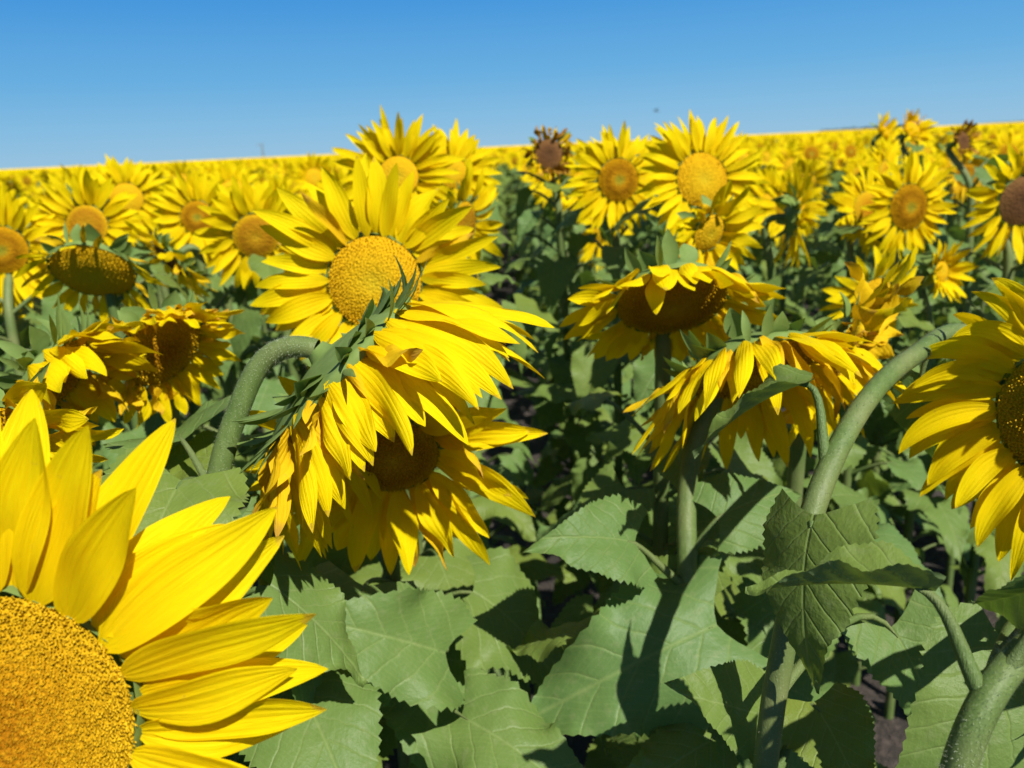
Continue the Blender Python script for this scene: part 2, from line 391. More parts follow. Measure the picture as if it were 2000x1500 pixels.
def petiole(root, s, p, d_end, r=.0035, parent=None, off=None, seg=6, sag=.25):
    s = np.asarray(s, float); p = np.asarray(p, float); q = np.linalg.norm(p - s)
    out = nz((p - s) * V3(1, 1, 0) + V3(0, 0, .7 * q))
    b = Buf(); pts = hermite(s, out * q * 1.3, p, nz(d_end) * q * .8, 9)
    tube(b, pts - (off if off is not None else 0), np.linspace(r * 1.35, r * .8, 9), seg)
    return link('petiole', b.mesh('petiole', [M['stem']]), parent)
def gapf(x, out):
    return .92 if abs(x + .23) < .55 and out[0] * (-.23 - x) > .3 * abs(x + .23) else 1.
def add_leaf(root, rp, s, base, d, up, L, mesh=None, pr=.0035, pet=True):
    """s: point on the stem, base: where the blade begins; all world; rp = the plant's base point"""
    me = mesh or random.choice(LEAF + LEAFM)
    o = link('leaf', me, root, toM(leaf_matrix(np.asarray(base) - rp, d, up, L, 1)))
    if pet:
        inv = np.linalg.inv(leaf_matrix(np.asarray(base) - rp, d, up, L, 1))
        b = Buf(); s = np.asarray(s, float); base = np.asarray(base, float); q = np.linalg.norm(base - s)
        out = nz((base - s) * V3(1, 1, 0) / (q + 1e-9) + V3(0, 0, .55))
        pts = hermite(s, out * q * 1.25, base + nz(d) * .012, nz(d) * q * .9, 9) - rp
        tube(b, pts, np.append(np.linspace(pr * 1.5, pr * .75, 8), pr * .15), 6)
        b.v = [np.c_[vv, np.ones(len(vv))] @ inv.T for vv in b.v]; b.v = [vv[:, :3] for vv in b.v]
        link('petiole', b.mesh('petiole', [M['stem']]), o)
    return o

# ------------------------------------------------------------------ hero plants
def nvec(az, el):
    az, el = R(az), R(el); return V3(math.sin(az) * math.cos(el), -math.cos(az) * math.cos(el), math.sin(el))
def tag(o, label, cat, group=None, kind=None):
    if label: o['label'] = label
    if cat: o['category'] = cat
    if group: o['group'] = group
    if kind: o['kind'] = kind
HEROBASE = []
GROUP = 'sunflowers of the field'
SUNV = nz(V3(.40, -.55, .80))
def build_head(head_obj_parent, C_local, n, Rd, pl, pw, npet, disc, elev, curl, droop, cup=.25, dry=0., nfl=0, dome=None,
               bracts=20, bw=(.18, .28), crinkle=.15, lenf=None, miss=0., thick=None, petunder=1.0, nu=12, nv=4, blen=.045, rs=.011, custom=None, flare=None, skip=None, hang=0., dead=False, fh=.004, fw=.0021):
    thick = thick or Rd * .42; dome = Rd * .22 if dome is None else dome
    hm = head_matrix(C_local, n); Rm = hm[:3, :3]; gl = Rm.T @ V3(0, 0, -1)
    h = link('flower_head', receptacle_buf(Rd, thick, rs).mesh('flower_head', [M['bract']]), head_obj_parent, toM(hm))
    link('disc', disc_buf(Rd * .97, dome, nfl, fh=fh, fw=fw).mesh('disc', [M[disc]]), h)
    k = 0; order = np.arange(npet) * 2 * np.pi / npet
    for i, th0 in enumerate(order):
        if U(0, 1) < miss: continue
        th = th0 + U(-.4, .4) * 2 * math.pi / npet; row = i % 3
        if skip and skip(math.degrees(th) % 360): continue
        rad = V3(math.cos(th), math.sin(th), 0)
        e = R(elev) + U(-.16, .16) + (.14 if row == 0 else -.1 if row == 1 else 0)
        if hang: e += hang * max(0, (Rm @ rad)[2])
        # petals on the lower side of a nodding head hang freely, the upper ones lie over the face
        d = nz(rad * math.cos(e) + V3(0, 0, math.sin(e)) + V3(U(-.1, .1), U(-.1, .1), U(-.1, .1)))
        up = V3(0, 0, 1) * math.cos(e) - rad * math.sin(e)
        up = nz(up + np.cross(d, up) * U(-.35, .35))
        isdry = U(0, 1) < dry; lf_ = lenf(Rm @ rad) if lenf else 1.
        LL = lf_ * pl * U(.78, 1.1) * (.85 if isdry else 1); WW = pw * U(.8, 1.15) * (.62 if isdry else 1)
        b = Buf()
        petal(b, rad * Rd * (.97 + .02 * row) + V3(0, 0, -.004 * row), d, up, LL, WW, nu, nv, curl=curl + U(-.5, .4) * (1 + 2 * isdry), droop=droop * U(.6, 1.4),
              g=gl, twist=U(-.5, .5) * (1 + 3 * isdry), cup=cup + U(-.15, .25), crinkle=crinkle * (1 + 2 * isdry))
        link('petal', b.mesh('petal', [M['petal_brown'] if dead and U(0, 1) < .55 else M['petal_dry'] if isdry else M['petal']]), h); k += 1
    for i in range(bracts):
        b = Buf(); th = i * 2.399963 + U(-.1, .1)
        row = i % 3 if bracts > 14 else 0
        bract(b, Rd, thick, th, row, blen * U(.7, 1.25) * (1, .95, .8)[row], blen * U(*bw) * (1, 1.9, 2.8)[row], gl, flare=(flare + U(-.3, .3)) if flare is not None else None)
        link('bract', b.mesh('bract', [M['bract']]), h)
    return h, hm
def stem_path(base, C, n, thick, rise=.16, lean=None, via=None):
    neck = C - nz(n) * thick * 1.3
    if via is not None:
        pts = [base] + list(via) + [neck]; P = []
        D = [nz(nz(pts[1] - pts[0]) + V3(0, 0, 1))] + [nz(nz(pts[i + 1] - pts[i]) + nz(pts[i] - pts[i - 1])) for i in range(1, len(pts) - 1)] + [nz(nz(n) + nz(pts[-1] - pts[-2]))]
        for i in range(len(pts) - 1):
            q_ = np.linalg.norm(pts[i + 1] - pts[i]); T0, T1 = D[i] * q_, D[i + 1] * q_
            q = hermite(pts[i], T0, pts[i + 1], T1, 10); P.append(q if i == 0 else q[1:])
        return np.concatenate(P)
    zt = max(neck[2] - rise * (1 if n[2] > -.2 else .35), .5)
    k = V3(base[0] + (neck[0] - base[0]) * .55, base[1] + (neck[1] - base[1]) * .55, zt)
    a = hermite(base, V3(0, 0, zt), k, (V3(0, 0, 1) * .6 + (neck - base) * V3(.35, .35, 0)) * zt * .6, 16)
    t = V3(0, 0, 1) + (neck - base) * V3(.6, .6, 0)
    dist = np.linalg.norm(neck - k)
    c = hermite(k, nz(t) * (dist * 1.5 + .05), neck, nz(n) * (dist * 1.4 + .03), 14)
    return np.concatenate([a, c[1:]])
def hero(label, px, py, d, az, el, Rd, pl, pw=.028, npet=32, disc='d_amber', elev=15, curl=-.3, droop=.25, base=None, via=None, r0=None, r1=None,
         leaves=9, leafs=None, Lr=(.11, .18), lz=(.22, .93), category='sunflower', leafdirs=None, hairs=0, **kw):
    C = at(px, py, d); n = nvec(az, el); r0 = r0 or (.0125 if d < 1.3 else .0105)
    if base is None:
        base = V3(C[0] - n[0] * .10, C[1] - n[1] * .10, 0)
    else: base = V3(base[0], base[1], 0)
    HEROBASE.append(base)
    root = bpy.data.objects.new('sunflower', None); COL.objects.link(root); root.location = base; root.empty_display_size = .1
    tag(root, label, category, GROUP)
    if d > 1.3 and pw > .02: pw *= .74; npet = int(npet * 1.3)
    thick = kw.pop('thick', Rd * .42); r1 = r1 or r0 * .8
    build_head(root, C - base, n, Rd, pl, pw, npet, disc, elev, curl, droop, thick=thick, rs=r1, **kw)
    path = stem_path(base, C, n, thick, via=via)
    b = Buf(); rads = np.linspace(r0 * 1.15, r1, len(path)); tube(b, path - base, rads, 12)
    if hairs:
        nh = hairs; seg_ = rng.random(nh) * (len(path) - 1.01); i0 = seg_.astype(int); fr = (seg_ - i0)[:, None]
        P = path[i0] * (1 - fr) + path[i0 + 1] * fr - base; T_ = path[i0 + 1] - path[i0]; T_ /= np.linalg.norm(T_, axis=1)[:, None]
        rv = rng.normal(size=(nh, 3)); rv -= T_ * (rv * T_).sum(1)[:, None]; rv /= np.linalg.norm(rv, axis=1)[:, None]
        sd_ = np.cross(T_, rv); rr_ = rads[i0][:, None]; hl_ = (.0012 + .0022 * rng.random((nh, 1)))
        vv = np.stack([P + rv * rr_ * .97 - sd_ * .00016, P + rv * rr_ * .97 + sd_ * .00016, P + rv * (rr_ + hl_) + (rng.random((nh, 3)) - .5) * .0012], 1).reshape(-1, 3)
        n0 = b.n; b.v.append(vv); b.uv.append(np.zeros((len(vv), 2))); b.n += len(vv)
        b.f.append(np.arange(nh * 3).reshape(-1, 3) + n0); b.m.append(np.zeros(nh, int) + 1)
    link('stem', b.mesh('stem', [M['stem'], M['hair']]), root)
    ph = U(0, 6.28); zmax = path[:, 2].max()
    leaves = int(leaves * (2.6 if d > 1.4 else 2.0)); Lr = (.09, .16) if d > 1.4 else Lr
    for i in range(leaves):
        f = lz[0] + (lz[1] - lz[0]) * (i + U(-.3, .3)) / max(leaves - 1, 1)
        idx = int(np.argmin(np.abs(path[:len(path) - 4, 2] - f * zmax))); s = path[idx]
        th = (ph + i * 2.4) if leafdirs is None else R(leafdirs[i % len(leafdirs)]) + U(-.2, .2)
        out = V3(math.cos(th), math.sin(th), 0)
        gf = gapf(base[0], out); pe = gf * U(.06, .13) * (1.1 - .5 * max(f - .6, 0)); bs = s + out * pe + V3(0, 0, pe * .55)
        dd = out + V3(0, 0, U(-.9, .15)); L = gf * U(*Lr) * (1.12 - .45 * max(0, (f - .6) / .4))
        # keep blades out of the lens
        q = proj(bs + nz(dd) * L); q2 = proj(bs)
        if np.linalg.norm((bs + nz(dd) * L * .6) - CP) < .42: continue
        add_leaf(root, base, s, bs, dd, V3(U(-.3, .3), U(-.3, .3), 1) + SUNV * .5, L)
    for lf in (leafs or []):
        # (base px, py, d), (tip px, py, d), width kind, roll in degrees, stem z or None
        p0, p1, mk, roll = lf[:4]
        B, T = at(*p0), at(*p1); dd = T - B; L = np.linalg.norm(dd) * 1.05
        up = nvec(*roll) if isinstance(roll, tuple) else nvec(roll, 60)
        if len(lf) > 4: s = path[int(np.argmin(np.linalg.norm(path - at(*lf[4]), axis=1)))]
        else:
            s = path[int(np.argmin(np.linalg.norm(path - (B - V3(0, 0, .06)), axis=1)))]
        me = LEAFM[hash((p0[0], p1[1])) % 8] if mk == 'm' else (LEAFN if mk == 'n' else LEAF)[hash((p0[0], p1[0])) % (5 if mk == 'n' else 16)]
        add_leaf(root, base, s, B, dd, up, L, me, pr=.004)
    return root, path, base
A = dict
# ---- close flower, lower left
hero('huge golden sunflower close up in the lower left corner', -35, 1440, .47, 12, 14, .086,   .122, .032, 66, 'd_gold', elev=14, curl=-.2, droop=.12,
     nfl=7000, fh=.0036, fw=.0014, dome=.012, bracts=16, nu=16, nv=6, crinkle=.12, base=(-.42, .50), leaves=5, lz=(.3, .7), r0=.016)
# ---- large nodding flower in the centre, seen from behind
hero('large nodding sunflower in the centre seen from behind, green bracts up and petals hanging', 672, 732, .80, 88, -47, .096, .142, .023, 88, 'd_brown', elev=50, curl=.1, droop=1.0, hairs=2500, lenf=lambda r: 1 - .36 * max(0, -r[1]) ** 2,
     nfl=700, bracts=60, bw=(.10, .20), nu=14, nv=5, blen=.052, dry=.22, crinkle=.3, base=(-.52, .80), via=[at(420, 970, .80), at(462, 810, .80), at(530, 692, .80)], r0=.0108, r1=.0105, thick=.028,
     leaves=13, lz=(.2, .9), flare=-.12,
     leafs=[((585, 1340, .90), (700, 1560, .77), 'w', (25, 50)), ((440, 900, .86), (300, 870, .9), 'w', (10, 60)), ((470, 1010, .84), (560, 1130, .84), 'w', (20, 50))])
hero('sunflower with dark brown disc half hidden under the large nodding flower', 768, 892, .93, 10, -20, .054, .125, .030, 40, 'd_brown', elev=22, curl=-.1, droop=.5,
     nfl=600, bracts=10, nu=14, nv=5, dry=.15, crinkle=.22, base=(-.24, 1.10), leaves=9, lz=(.3, .78), Lr=(.17, .23),
     leafs=[((870, 1275, .98), (610, 1190, .86), 'm', (0, 45)), ((900, 1400, .95), (1130, 1500, .84), 'm', (15, 60))])
hero('sunflower with broad amber disc right behind the large nodding flower', 732, 552, 1.22, 4, 8, .072, .125, .028, 44, 'd_amber', elev=18, curl=-.35, droop=.3,
     nfl=700, bracts=10, nu=12, nv=4, crinkle=.2, dry=.06, base=(-.22, 1.36), leaves=10)
hero('nodding sunflower with a pale amber disc above the broad flower in the centre', 778, 345, 1.75, 5, 10, .045, .105, .024, 38, 'd_amber', elev=25, base=(-.23, 1.86), leaves=9)
hero('sunflower with an amber disc in front of the dark gap, beside the pale amber one', 885, 338, 1.9, 20, 6, .036, .085, .026, 28, 'd_amber', elev=10, base=(-.15, 2.02), leaves=9)
hero('sunflower turned sideways with a narrow brown disc at the left rim of the gap', 905, 440, 1.65, 62, -8, .05, .095, .027, 26, 'd_brown', elev=20, base=(-.17, 1.7), leaves=9)
hero('withered brown sunflower head with a thin fringe standing against the sky above the gap', 1072, 300, 2.05, 8, 10, .038, .050, .015, 34, 'd_old', elev=50, dry=1., dead=True, bracts=6, crinkle=.5, base=(.12, 2.2), leaves=18, lz=(.35, .96))
# ---- flowers right of the gap
hero('upright round sunflower with orange brown ringed disc, rising above the skyline right of the gap', 1208, 352, 1.85, 14, 6, .050, .080, .016, 52, 'd_ring', elev=6, curl=-.3, droop=.15, nfl=350, base=(.22, 1.98), leaves=11)
hero('tall sunflower with an amber disc rising over the skyline, right of the upright round one', 1372, 352, 1.65, 16, 14, .058, .090, .022, 44, 'd_amber', elev=14, nfl=350, base=(.36, 1.80), leaves=10)
hero('small ragged sunflower squeezed between the tall amber flower and the drooping one', 1385, 455, 1.45, 30, -15, .035, .078, .024, 24, 'd_amber', elev=35, dry=.25, crinkle=.3, base=(.34, 1.55), leaves=8)
hero('drooping sunflower right of the gap, its brown disc in shade under hanging petals', 1312, 590, 1.12, 2, -44, .078, .082, .026, 46, 'd_brown', hang=.9, elev=14, curl=.1, droop=.3,
     nfl=800, bracts=22, nu=12, nv=4, dry=.12, crinkle=.18, base=(.20, 1.22), leaves=9, lz=(.35, .80))
hero('nodding sunflower with shaded petals spread like a tent, behind a long folded leaf', 1470, 722, .98, 14, -50, .080, .112, .023, 60, 'd_brown', elev=34, curl=.1, droop=1.0,
     nfl=700, bracts=28, nu=12, nv=4, dry=.2, crinkle=.22, base=(.25, 1.06), via=[at(1345, 1180, 1.0), at(1350, 900, 1.04), at(1420, 720, 1.03)], leaves=7, lz=(.2, .7), blen=.045,
     leafs=[((1240, 1060, .97), (1095, 1020, .90), 'w', (-10, 50)), ((1400, 1220, .96), (1060, 1370, .86), 'm', (-10, 40)), ((1400, 1010, 1.0), (1560, 930, 1.0), 'w', (10, 50)), ((1400, 1440, .92), (1250, 1520, .84), 'm', (0, 55)), ((1380, 1180, 1.02), (1230, 1120, 1.0), 'w', (-60, 30))])
hero('sunflower turned sideways with ragged curled petals behind the thick arching stem', 1640, 690, 1.12, 52, -22, .062, .105, .030, 28, 'd_brown', elev=25, dry=.4, crinkle=.35, nfl=400,
     bracts=18, nu=12, nv=4, base=(.40, 1.2), leaves=8, lz=(.3, .75))
# ---- right side
hero('yellow sunflower cut by the right edge, hanging from a thick arching stem', 2104, 812, .82, -41, 3, .074, .108, .023, 58, 'd_gold', elev=20, curl=.0, droop=1.4,
     nfl=1200, bracts=12, nu=14, nv=5, base=(.27, .74), via=[at(1560, 1100, .72), at(1650, 850, .77), at(1785, 695, .87), at(1915, 655, .94)], r0=.0100, r1=.0094, thick=.03, hairs=2500, leaves=3, lz=(.2, .55),
     leafs=[((1585, 745, .78), (1340, 815, .82), 'n', (180, 82), (1610, 900, .74)), ((1590, 1005, .69), (1505, 1285, .65), 'w', (-50, -10)), ((1500, 1400, .80), (1350, 1350, .74), 'w', (-10, 50)),
            ((1740, 1225, .84), (1900, 1450, .76), 'w', (5, 35), (1555, 1370, .74)), ((1590, 1370, .80), (1700, 1560, .72), 'w', (0, 45)), ((1800, 730, .95), (1770, 900, .95), 'w', (-60, 0))])
hero('thick green sunflower stalk in the lower right corner with a folded leaf arching left', 2420, 1150, .62, 30, -20, .07, .09, .03, 28, 'd_amber', elev=15, droop=.3, base=(.40, .36), 
     via=[at(1860, 1560, .50), at(1925, 1370, .50), at(2060, 1220, .54)], r0=.0095, r1=.0090, thick=.03, hairs=3000, leaves=0,
     leafs=[((1828, 1155, .52), (1475, 1098, .56), 'n', (180, 74), (1905, 1340, .50)), ((2080, 1120, .50), (1880, 1235, .56), 'n', (10, 40), (1960, 1330, .51)), ((1990, 1290, .68), (1890, 1540, .60), 'w', (0, 40), (1950, 1420, .52))])
hero('round sunflower facing the camera with a ringed orange disc in the right rows', 1775, 405, 1.90, 16, 3, .054, .078, .016, 52, 'd_ring', elev=4, curl=-.25, droop=.15, nfl=350, base=(.90, 2.0), leaves=11)
hero('low sunflower with an orange disc under the round flower in the right rows', 1705, 585, 1.6, 20, -12, .046, .075, .024, 24, 'd_amber', elev=10, base=(.70, 1.7), leaves=9)
hero('small sunflower bud-like head half open under the round flower, at its right', 1840, 530, 1.8, 30, 10, .024, .06, .022, 20, 'd_amber', elev=45, base=(.93, 1.85), leaves=7)
hero('sunflower seen edge-on as a narrow yellow strip in the opening between the right rows', 1552, 425, 1.9, 86, -5, .045, .09, .024, 26, 'd_amber', elev=10, base=(.56, 1.95), leaves=9)
hero('sunflower with a dark disc cut by the right edge, above the yellow hanging one', 1995, 392, 1.75, 10, -5, .055, .085, .025, 28, 'd_old', elev=10, base=(1.08, 1.8), leaves=9)
hero('taller of two thin sunflowers poking over the skyline near the right edge', 1782, 252, 2.7, 20, 30, .03, .06, .018, 26, 'd_amber', bracts=6, elev=55, dry=.3, base=(1.32, 2.8), leaves=9)
hero('shorter of two thin sunflowers poking over the skyline near the right edge', 1728, 258, 2.9, 40, 30, .03, .055, .018, 24, 'd_amber', bracts=6, elev=55, base=(1.34, 3.0), leaves=9)
hero('dark withered sunflower top turned away on the skyline near the right edge', 1880, 275, 2.4, 25, 15, .03, .045, .014, 26, 'd_old', bracts=6, elev=55, dry=.7, dead=True, crinkle=.4, base=(1.36, 2.4), leaves=9)
# ---- left side
hero('sunflower with an orange brown disc cut by the left edge, near the band', 5, 488, 1.75, 18, 0, .052, .085, .026, 32, 'd_ring', elev=12, base=(-1.10, 1.6), leaves=9)
hero('sunflower with a round brown disc near the left edge, above a bowed head', 170, 440, 1.8, 8, 8, .046, .085, .025, 34, 'd_brown', elev=14, base=(-.92, 1.75), leaves=9)
hero('sunflower peeking out behind the brown-disced flower near the left edge', 248, 388, 2.3, 25, 8, .045, .085, .025, 30, 'd_amber', elev=12, base=(-1.02, 2.35), leaves=8)
hero('sunflower with a green-centred disc left of the half-shaded brown one', 386, 425, 2.0, 12, 6, .042, .08, .024, 32, 'd_ring', elev=10, base=(-.74, 2.05), leaves=9)
hero('sunflower with a half-shaded brown disc left of the centre', 500, 462, 1.75, 20, -8, .050, .085, .026, 32, 'd_brown', elev=12, base=(-.52, 1.80), leaves=10)
hero('bowed sunflower with a wide brown underside and sparse petals near the left edge', 182, 530, 1.45, 6, -42, .072, .065, .022, 26, 'd_amber', elev=35, dry=.35, droop=.6, miss=.25, nfl=300, base=(-.78, 1.5), leaves=9)
hero('shaded sunflower bowed away below the green-centred one', 335, 510, 1.75, -50, -35, .05, .075, .024, 24, 'd_old', elev=20, dry=.3, base=(-.68, 1.8), leaves=9)
hero('wilting sunflower with a fringe of curled petals, turned right in the left part', 318, 680, 1.12, 58, -26, .062, .066, .018, 50, 'd_gold', hang=.9, elev=30, dry=.4, crinkle=.45, nfl=500, bracts=16, base=(-.56, 1.2),
     leaves=9, lz=(.3, .78))
hero('wilting sunflower with long loose petals in front of the curled one at left', 112, 735, .98, 80, -34, .055, .085, .025, 40, 'd_gold', elev=48, droop=.7, dry=.2, crinkle=.3, nfl=400, bracts=36, bw=(.1, .18), flare=-.4,
     blen=.05, base=(-.62, .98), leaves=8, lz=(.3, .74))
hero('sunflower cut by the left edge with a brown disc just above the huge golden one', -25, 890, .74, 50, -20, .052, .065, .022, 30, 'd_brown', elev=45, dry=.5, crinkle=.3, nfl=400, base=(-.62, .66), leaves=5, lz=(.3, .7))


# ------------------------------------------------------------------ templates for the other plants
def head_template(seed, Rd, pl, disc, elev, droop, el, dry=0., low=False, npet=46):
    random.seed(seed)
    hm = head_matrix(V3(0, 0, 0), nvec(0, el)); gl = hm[:3, :3].T @ V3(0, 0, -1)
    thick = Rd * .42
    rb = receptacle_buf(Rd, thick, .011, ns=10 if low else 16)
    for i in range(6 if low else 14):
        bract(rb, Rd, thick, i * 2.4, 0, .038 * U(.7, 1.2), .011, gl, nu=2 if low else 5)
    pb = Buf()
    for i in range(npet):
        th = i * 2 * math.pi / npet + U(-.1, .1); rad = V3(math.cos(th), math.sin(th), 0); e = R(elev) + U(-.22, .22)
        dd = nz(rad * math.cos(e) + V3(0, 0, math.sin(e)) + V3(U(-.12, .12), U(-.12, .12), U(-.1, .1)))
        up = V3(0, 0, 1) * math.cos(e) - rad * math.sin(e); up = nz(up + np.cross(dd, up) * U(-.4, .4))
        petal(pb, rad * Rd * .97, dd, up, pl * U(.75, 1.12), (.030 if low else .0185) * U(.8, 1.15) * (.6 if dry else 1), 3 if low else 8, 1 if low else 2,
              curl=U(-.7, .3), droop=droop, g=gl, twist=U(-.5, .5) * (1 + 2 * dry), crinkle=.15, cup=.25)
    db = disc_buf(Rd * .97, Rd * .2, 0)
    if low:
        db = Buf(); a = np.linspace(0, 2 * np.pi, 12, endpoint=False); rr = [0, .5, 1]
        v = np.concatenate([np.stack([Rd * .97 * r * np.cos(a), Rd * .97 * r * np.sin(a), 0 * a + Rd * .2 * (1 - r * r)], -1) for r in rr])
        i, j = np.meshgrid(np.arange(2), np.arange(12), indexing='ij'); i = i.ravel(); j = j.ravel(); k = (j + 1) % 12
        db.add(v, np.stack([i * 12 + j, (i + 1) * 12 + j, (i + 1) * 12 + k, i * 12 + k], 1), np.stack([np.repeat(rr, 12), 0 * np.repeat(rr, 12)], 1))
    pm = M['petal_dry'] if dry else M['petal']
    return dict(rec=rb, pet=pb, disc=db, Rd=Rd, thick=thick, pmat=pm, dmat=M[disc], el=el,
                me=(rb.mesh('flower_head', [M['bract']]), pb.mesh('petals', [pm]), db.mesh('disc', [M[disc]])))
SPEC = [(.05, .085, 'd_ring', 12, .25, 5, 0), (.052, .085, 'd_amber', 18, .3, 15, 0), (.046, .09, 'd_amber', 5, .35, 0, 0), (.055, .08, 'd_brown', 25, .4, -20, 0),
        (.05, .085, 'd_ring', 20, .2, 10, 0), (.056, .075, 'd_brown', 35, .5, -45, .4), (.048, .085, 'd_amber', 28, .2, 20, 0), (.05, .08, 'd_gold', 8, .3, 8, 0),
        (.042, .07, 'd_ring', 30, .5, -10, .3), (.058, .08, 'd_amber', 10, .6, -28, 0), (.04, .075, 'd_gold', 40, .3, 25, 0), (.05, .055, 'd_old', 20, .6, -5, .8)]
TB = [head_template(100 + i, *s[:5], s[5], s[6]) for i, s in enumerate(SPEC)]
TC = [head_template(200 + i, *s[:5], s[5], s[6], low=True, npet=22) for i, s in enumerate(SPEC)]
random.seed(11)
LLOW = []
def lowleaf(b, m, mi):
    leaf_blade(b, 1., .92, nu=5, nv=2, fold=U(0, .3), curve=U(.2, .5), wave=.04, serr=.0, mi=mi, mat=m)
def stem_mesh(h, n_, low):
    b = Buf(); nk = V3(U(-.02, .02), .05, h)
    path = stem_path(V3(0, 0.06, 0), V3(0, 0, h), n_, .02)
    tube(b, path[::4] if low else path[::2], np.linspace(.013, .009, len(path[::4] if low else path[::2])), 4 if low else 7)
    return b, path
def foliage_buf(path, h, nl, mi=0, lowres=True, zl=(.2, .95)):
    b = Buf(); ph = U(0, 6.28)
    for i in range(nl):
        f = zl[0] + (zl[1] - zl[0]) * i / (nl - 1); idx = int(np.argmin(np.abs(path[:16, 2] - f * h))); s = path[idx]
        th = ph + i * 2.4; out = V3(math.cos(th), math.sin(th), 0); pe = U(.06, .13); bs = s + out * pe + V3(0, 0, pe * .5)
        dd = out + V3(0, 0, U(-.8, 0)); L = U(.11, .18) * (1.1 - .4 * max(0, (f - .6) / .4))
        lowleaf(b, leaf_matrix(bs, dd, V3(U(-.3, .3), U(-.3, .3), 1) + SUNV * .4, L), mi)
        tube(b, np.stack([s, bs]), .003, 3, mi)
    return b
VAR = []      # plants seen small: shared stem, foliage, head, disc and petal meshes
for i, s in enumerate(SPEC):
    h = 1.0; T = TC[i]; n_ = nvec(0, s[5])
    sb, path = stem_mesh(1.36, n_, True); fb = foliage_buf(path, 1.36, 20)
    VAR.append(dict(sb=sb, fb=fb, T=T, n=n_, stem=sb.mesh('stem', [M['stem']]), fol=fb.mesh('foliage', [M['leaf']])))

# ------------------------------------------------------------------ rows of the field
ROW0, ROWD = .145, .75
def in_view(p, m=60):
    q = proj(p); return q is not None and -m < q[0] < 2000 + m and -m * 3 < q[1] < 1500 + m, q
cands = []
for k in range(-60, 61):
    x0 = ROW0 + ROWD * k; y = -.2 + U(0, .3)
    while y < 46:
        y += U(.22, .36)
        x = x0 + random.gauss(0, .05 + .012 * max(y - 4, 0))
        if y < abs(x) * 1.2 - 1.0 or y < .75: continue
        ok, q = in_view(V3(x, y, 1.35), 1000 if y < 1.8 else 330 if y < 4 else 160)
        if ok: cands.append((math.hypot(x, y), x, y, q))
cands.sort(key=lambda c: c[0])
def hero_near(x, y): return any(math.hypot(x - b[0], y - b[1]) < .17 for b in HEROBASE)
cands = [c for c in cands if not hero_near(c[1], c[2]) and (c[0] > 1.75 or (c[0] > 1.2 and (c[3][0] > 2120 or c[3][0] < -120)))]
NB, NC = 92, 176
COLS = [(180, 'at the left edge'), (400, 'left of the distant mast'), (640, 'just right of the mast'), (860, 'behind the big nodding flower'),
        (1060, 'left of the dark gap'), (1300, 'behind the skyline pair'), (1560, 'right of the skyline pair'), (1760, 'in the right rows'), (5000, 'at the right edge')]
def where(px): return next(t for lim, t in COLS if px < lim)
KIND = ['ringed disc facing forward', 'amber disc tilted up', 'spread petals', 'bowing brown disc', 'ringed disc tilted up', 'drying bowed head', 'cupped petals', 'golden disc', 'drying petals', 'nodding amber disc', 'half-open petals', 'withered disc']
def choose():
    return random.choices(range(12), [8, 8, 6, 4, 6, 2, 6, 6, 4, 4, 4, 1])[0]
def plant_params(x, y):
    v = choose(); s = min(U(.92, 1.05), 1.03) ; az = random.gauss(12, 15)
    return v, s, az
for i, (dist, x, y, q) in enumerate(cands[:NB]):
    v, s, az = plant_params(x, y); T = TB[v]; h = random.gauss(1.37, .055)
    h = min(h, 1.425 - .02 * max(0, 3 - dist))
    n = nvec(az, T['el'] + U(-10, 10)); fs = U(.8, 1.04) * (1.1 if dist > 3 else 1)
    root = bpy.data.objects.new('sunflower', None); COL.objects.link(root); root.location = (x, y, 0)
    tag(root, 'sunflower with %s, %s' % (KIND[v], where(q[0])), 'sunflower', GROUP)
    C = V3(n[0] * .08, n[1] * .08, h)
    hm = head_matrix(C, n); hm2 = hm.copy(); hm2[:3, :3] *= fs
    hd = link('flower_head', T['me'][0], root, toM(hm2)); link('petals', T['me'][1], hd); link('disc', T['me'][2], hd)
    path = stem_path(V3(0, 0, 0), C, n, T['thick'] * fs); b = Buf(); tube(b, path, np.linspace(.0115, .009, len(path)), 8)
    link('stem', b.mesh('stem', [M['stem']]), root)
    ph = U(0, 6.28); nl = 22
    for j in range(nl):
        f = .18 + .78 * j / nl; sidx = int(np.argmin(np.abs(path[:16, 2] - f * h))); sp = path[sidx]; th = ph + j * 2.4
        out = V3(math.cos(th), math.sin(th), 0); gf = gapf(x, out); pe = gf * U(.06, .13); bs = sp + out * pe + V3(0, 0, pe * .55)
        dd = out + V3(0, 0, U(-.75, .05)); L = gf * U(.10, .17) * (1.1 - .4 * max(0, (f - .6) / .4))
        o = link('leaf', random.choice(LEAF + LEAFM), root, toM(leaf_matrix(bs, dd, V3(U(-.3, .3), U(-.3, .3), 1) + SUNV * .4, L)))
for i, (dist, x, y, q) in enumerate(cands[NB:NB + NC]):
    v, s, az = plant_params(x, y); W = VAR[v]; T = W['T']
    root = bpy.data.objects.new('sunflower', None); COL.objects.link(root)
    root.location = (x, y, 0); root.rotation_euler.z = R(az); root.scale = (s, s, s)
    tag(root, 'small sunflower with %s, farther back %s' % (KIND[v], where(q[0])), 'sunflower', GROUP)
    link('stem', W['stem'], root); link('foliage', W['fol'], root)
    hd = link('flower_head', T['me'][0], root, toM(head_matrix(V3(0, 0, 1.36), W['n'])))
    link('petals', T['me'][1], hd); link('disc', T['me'][2], hd)

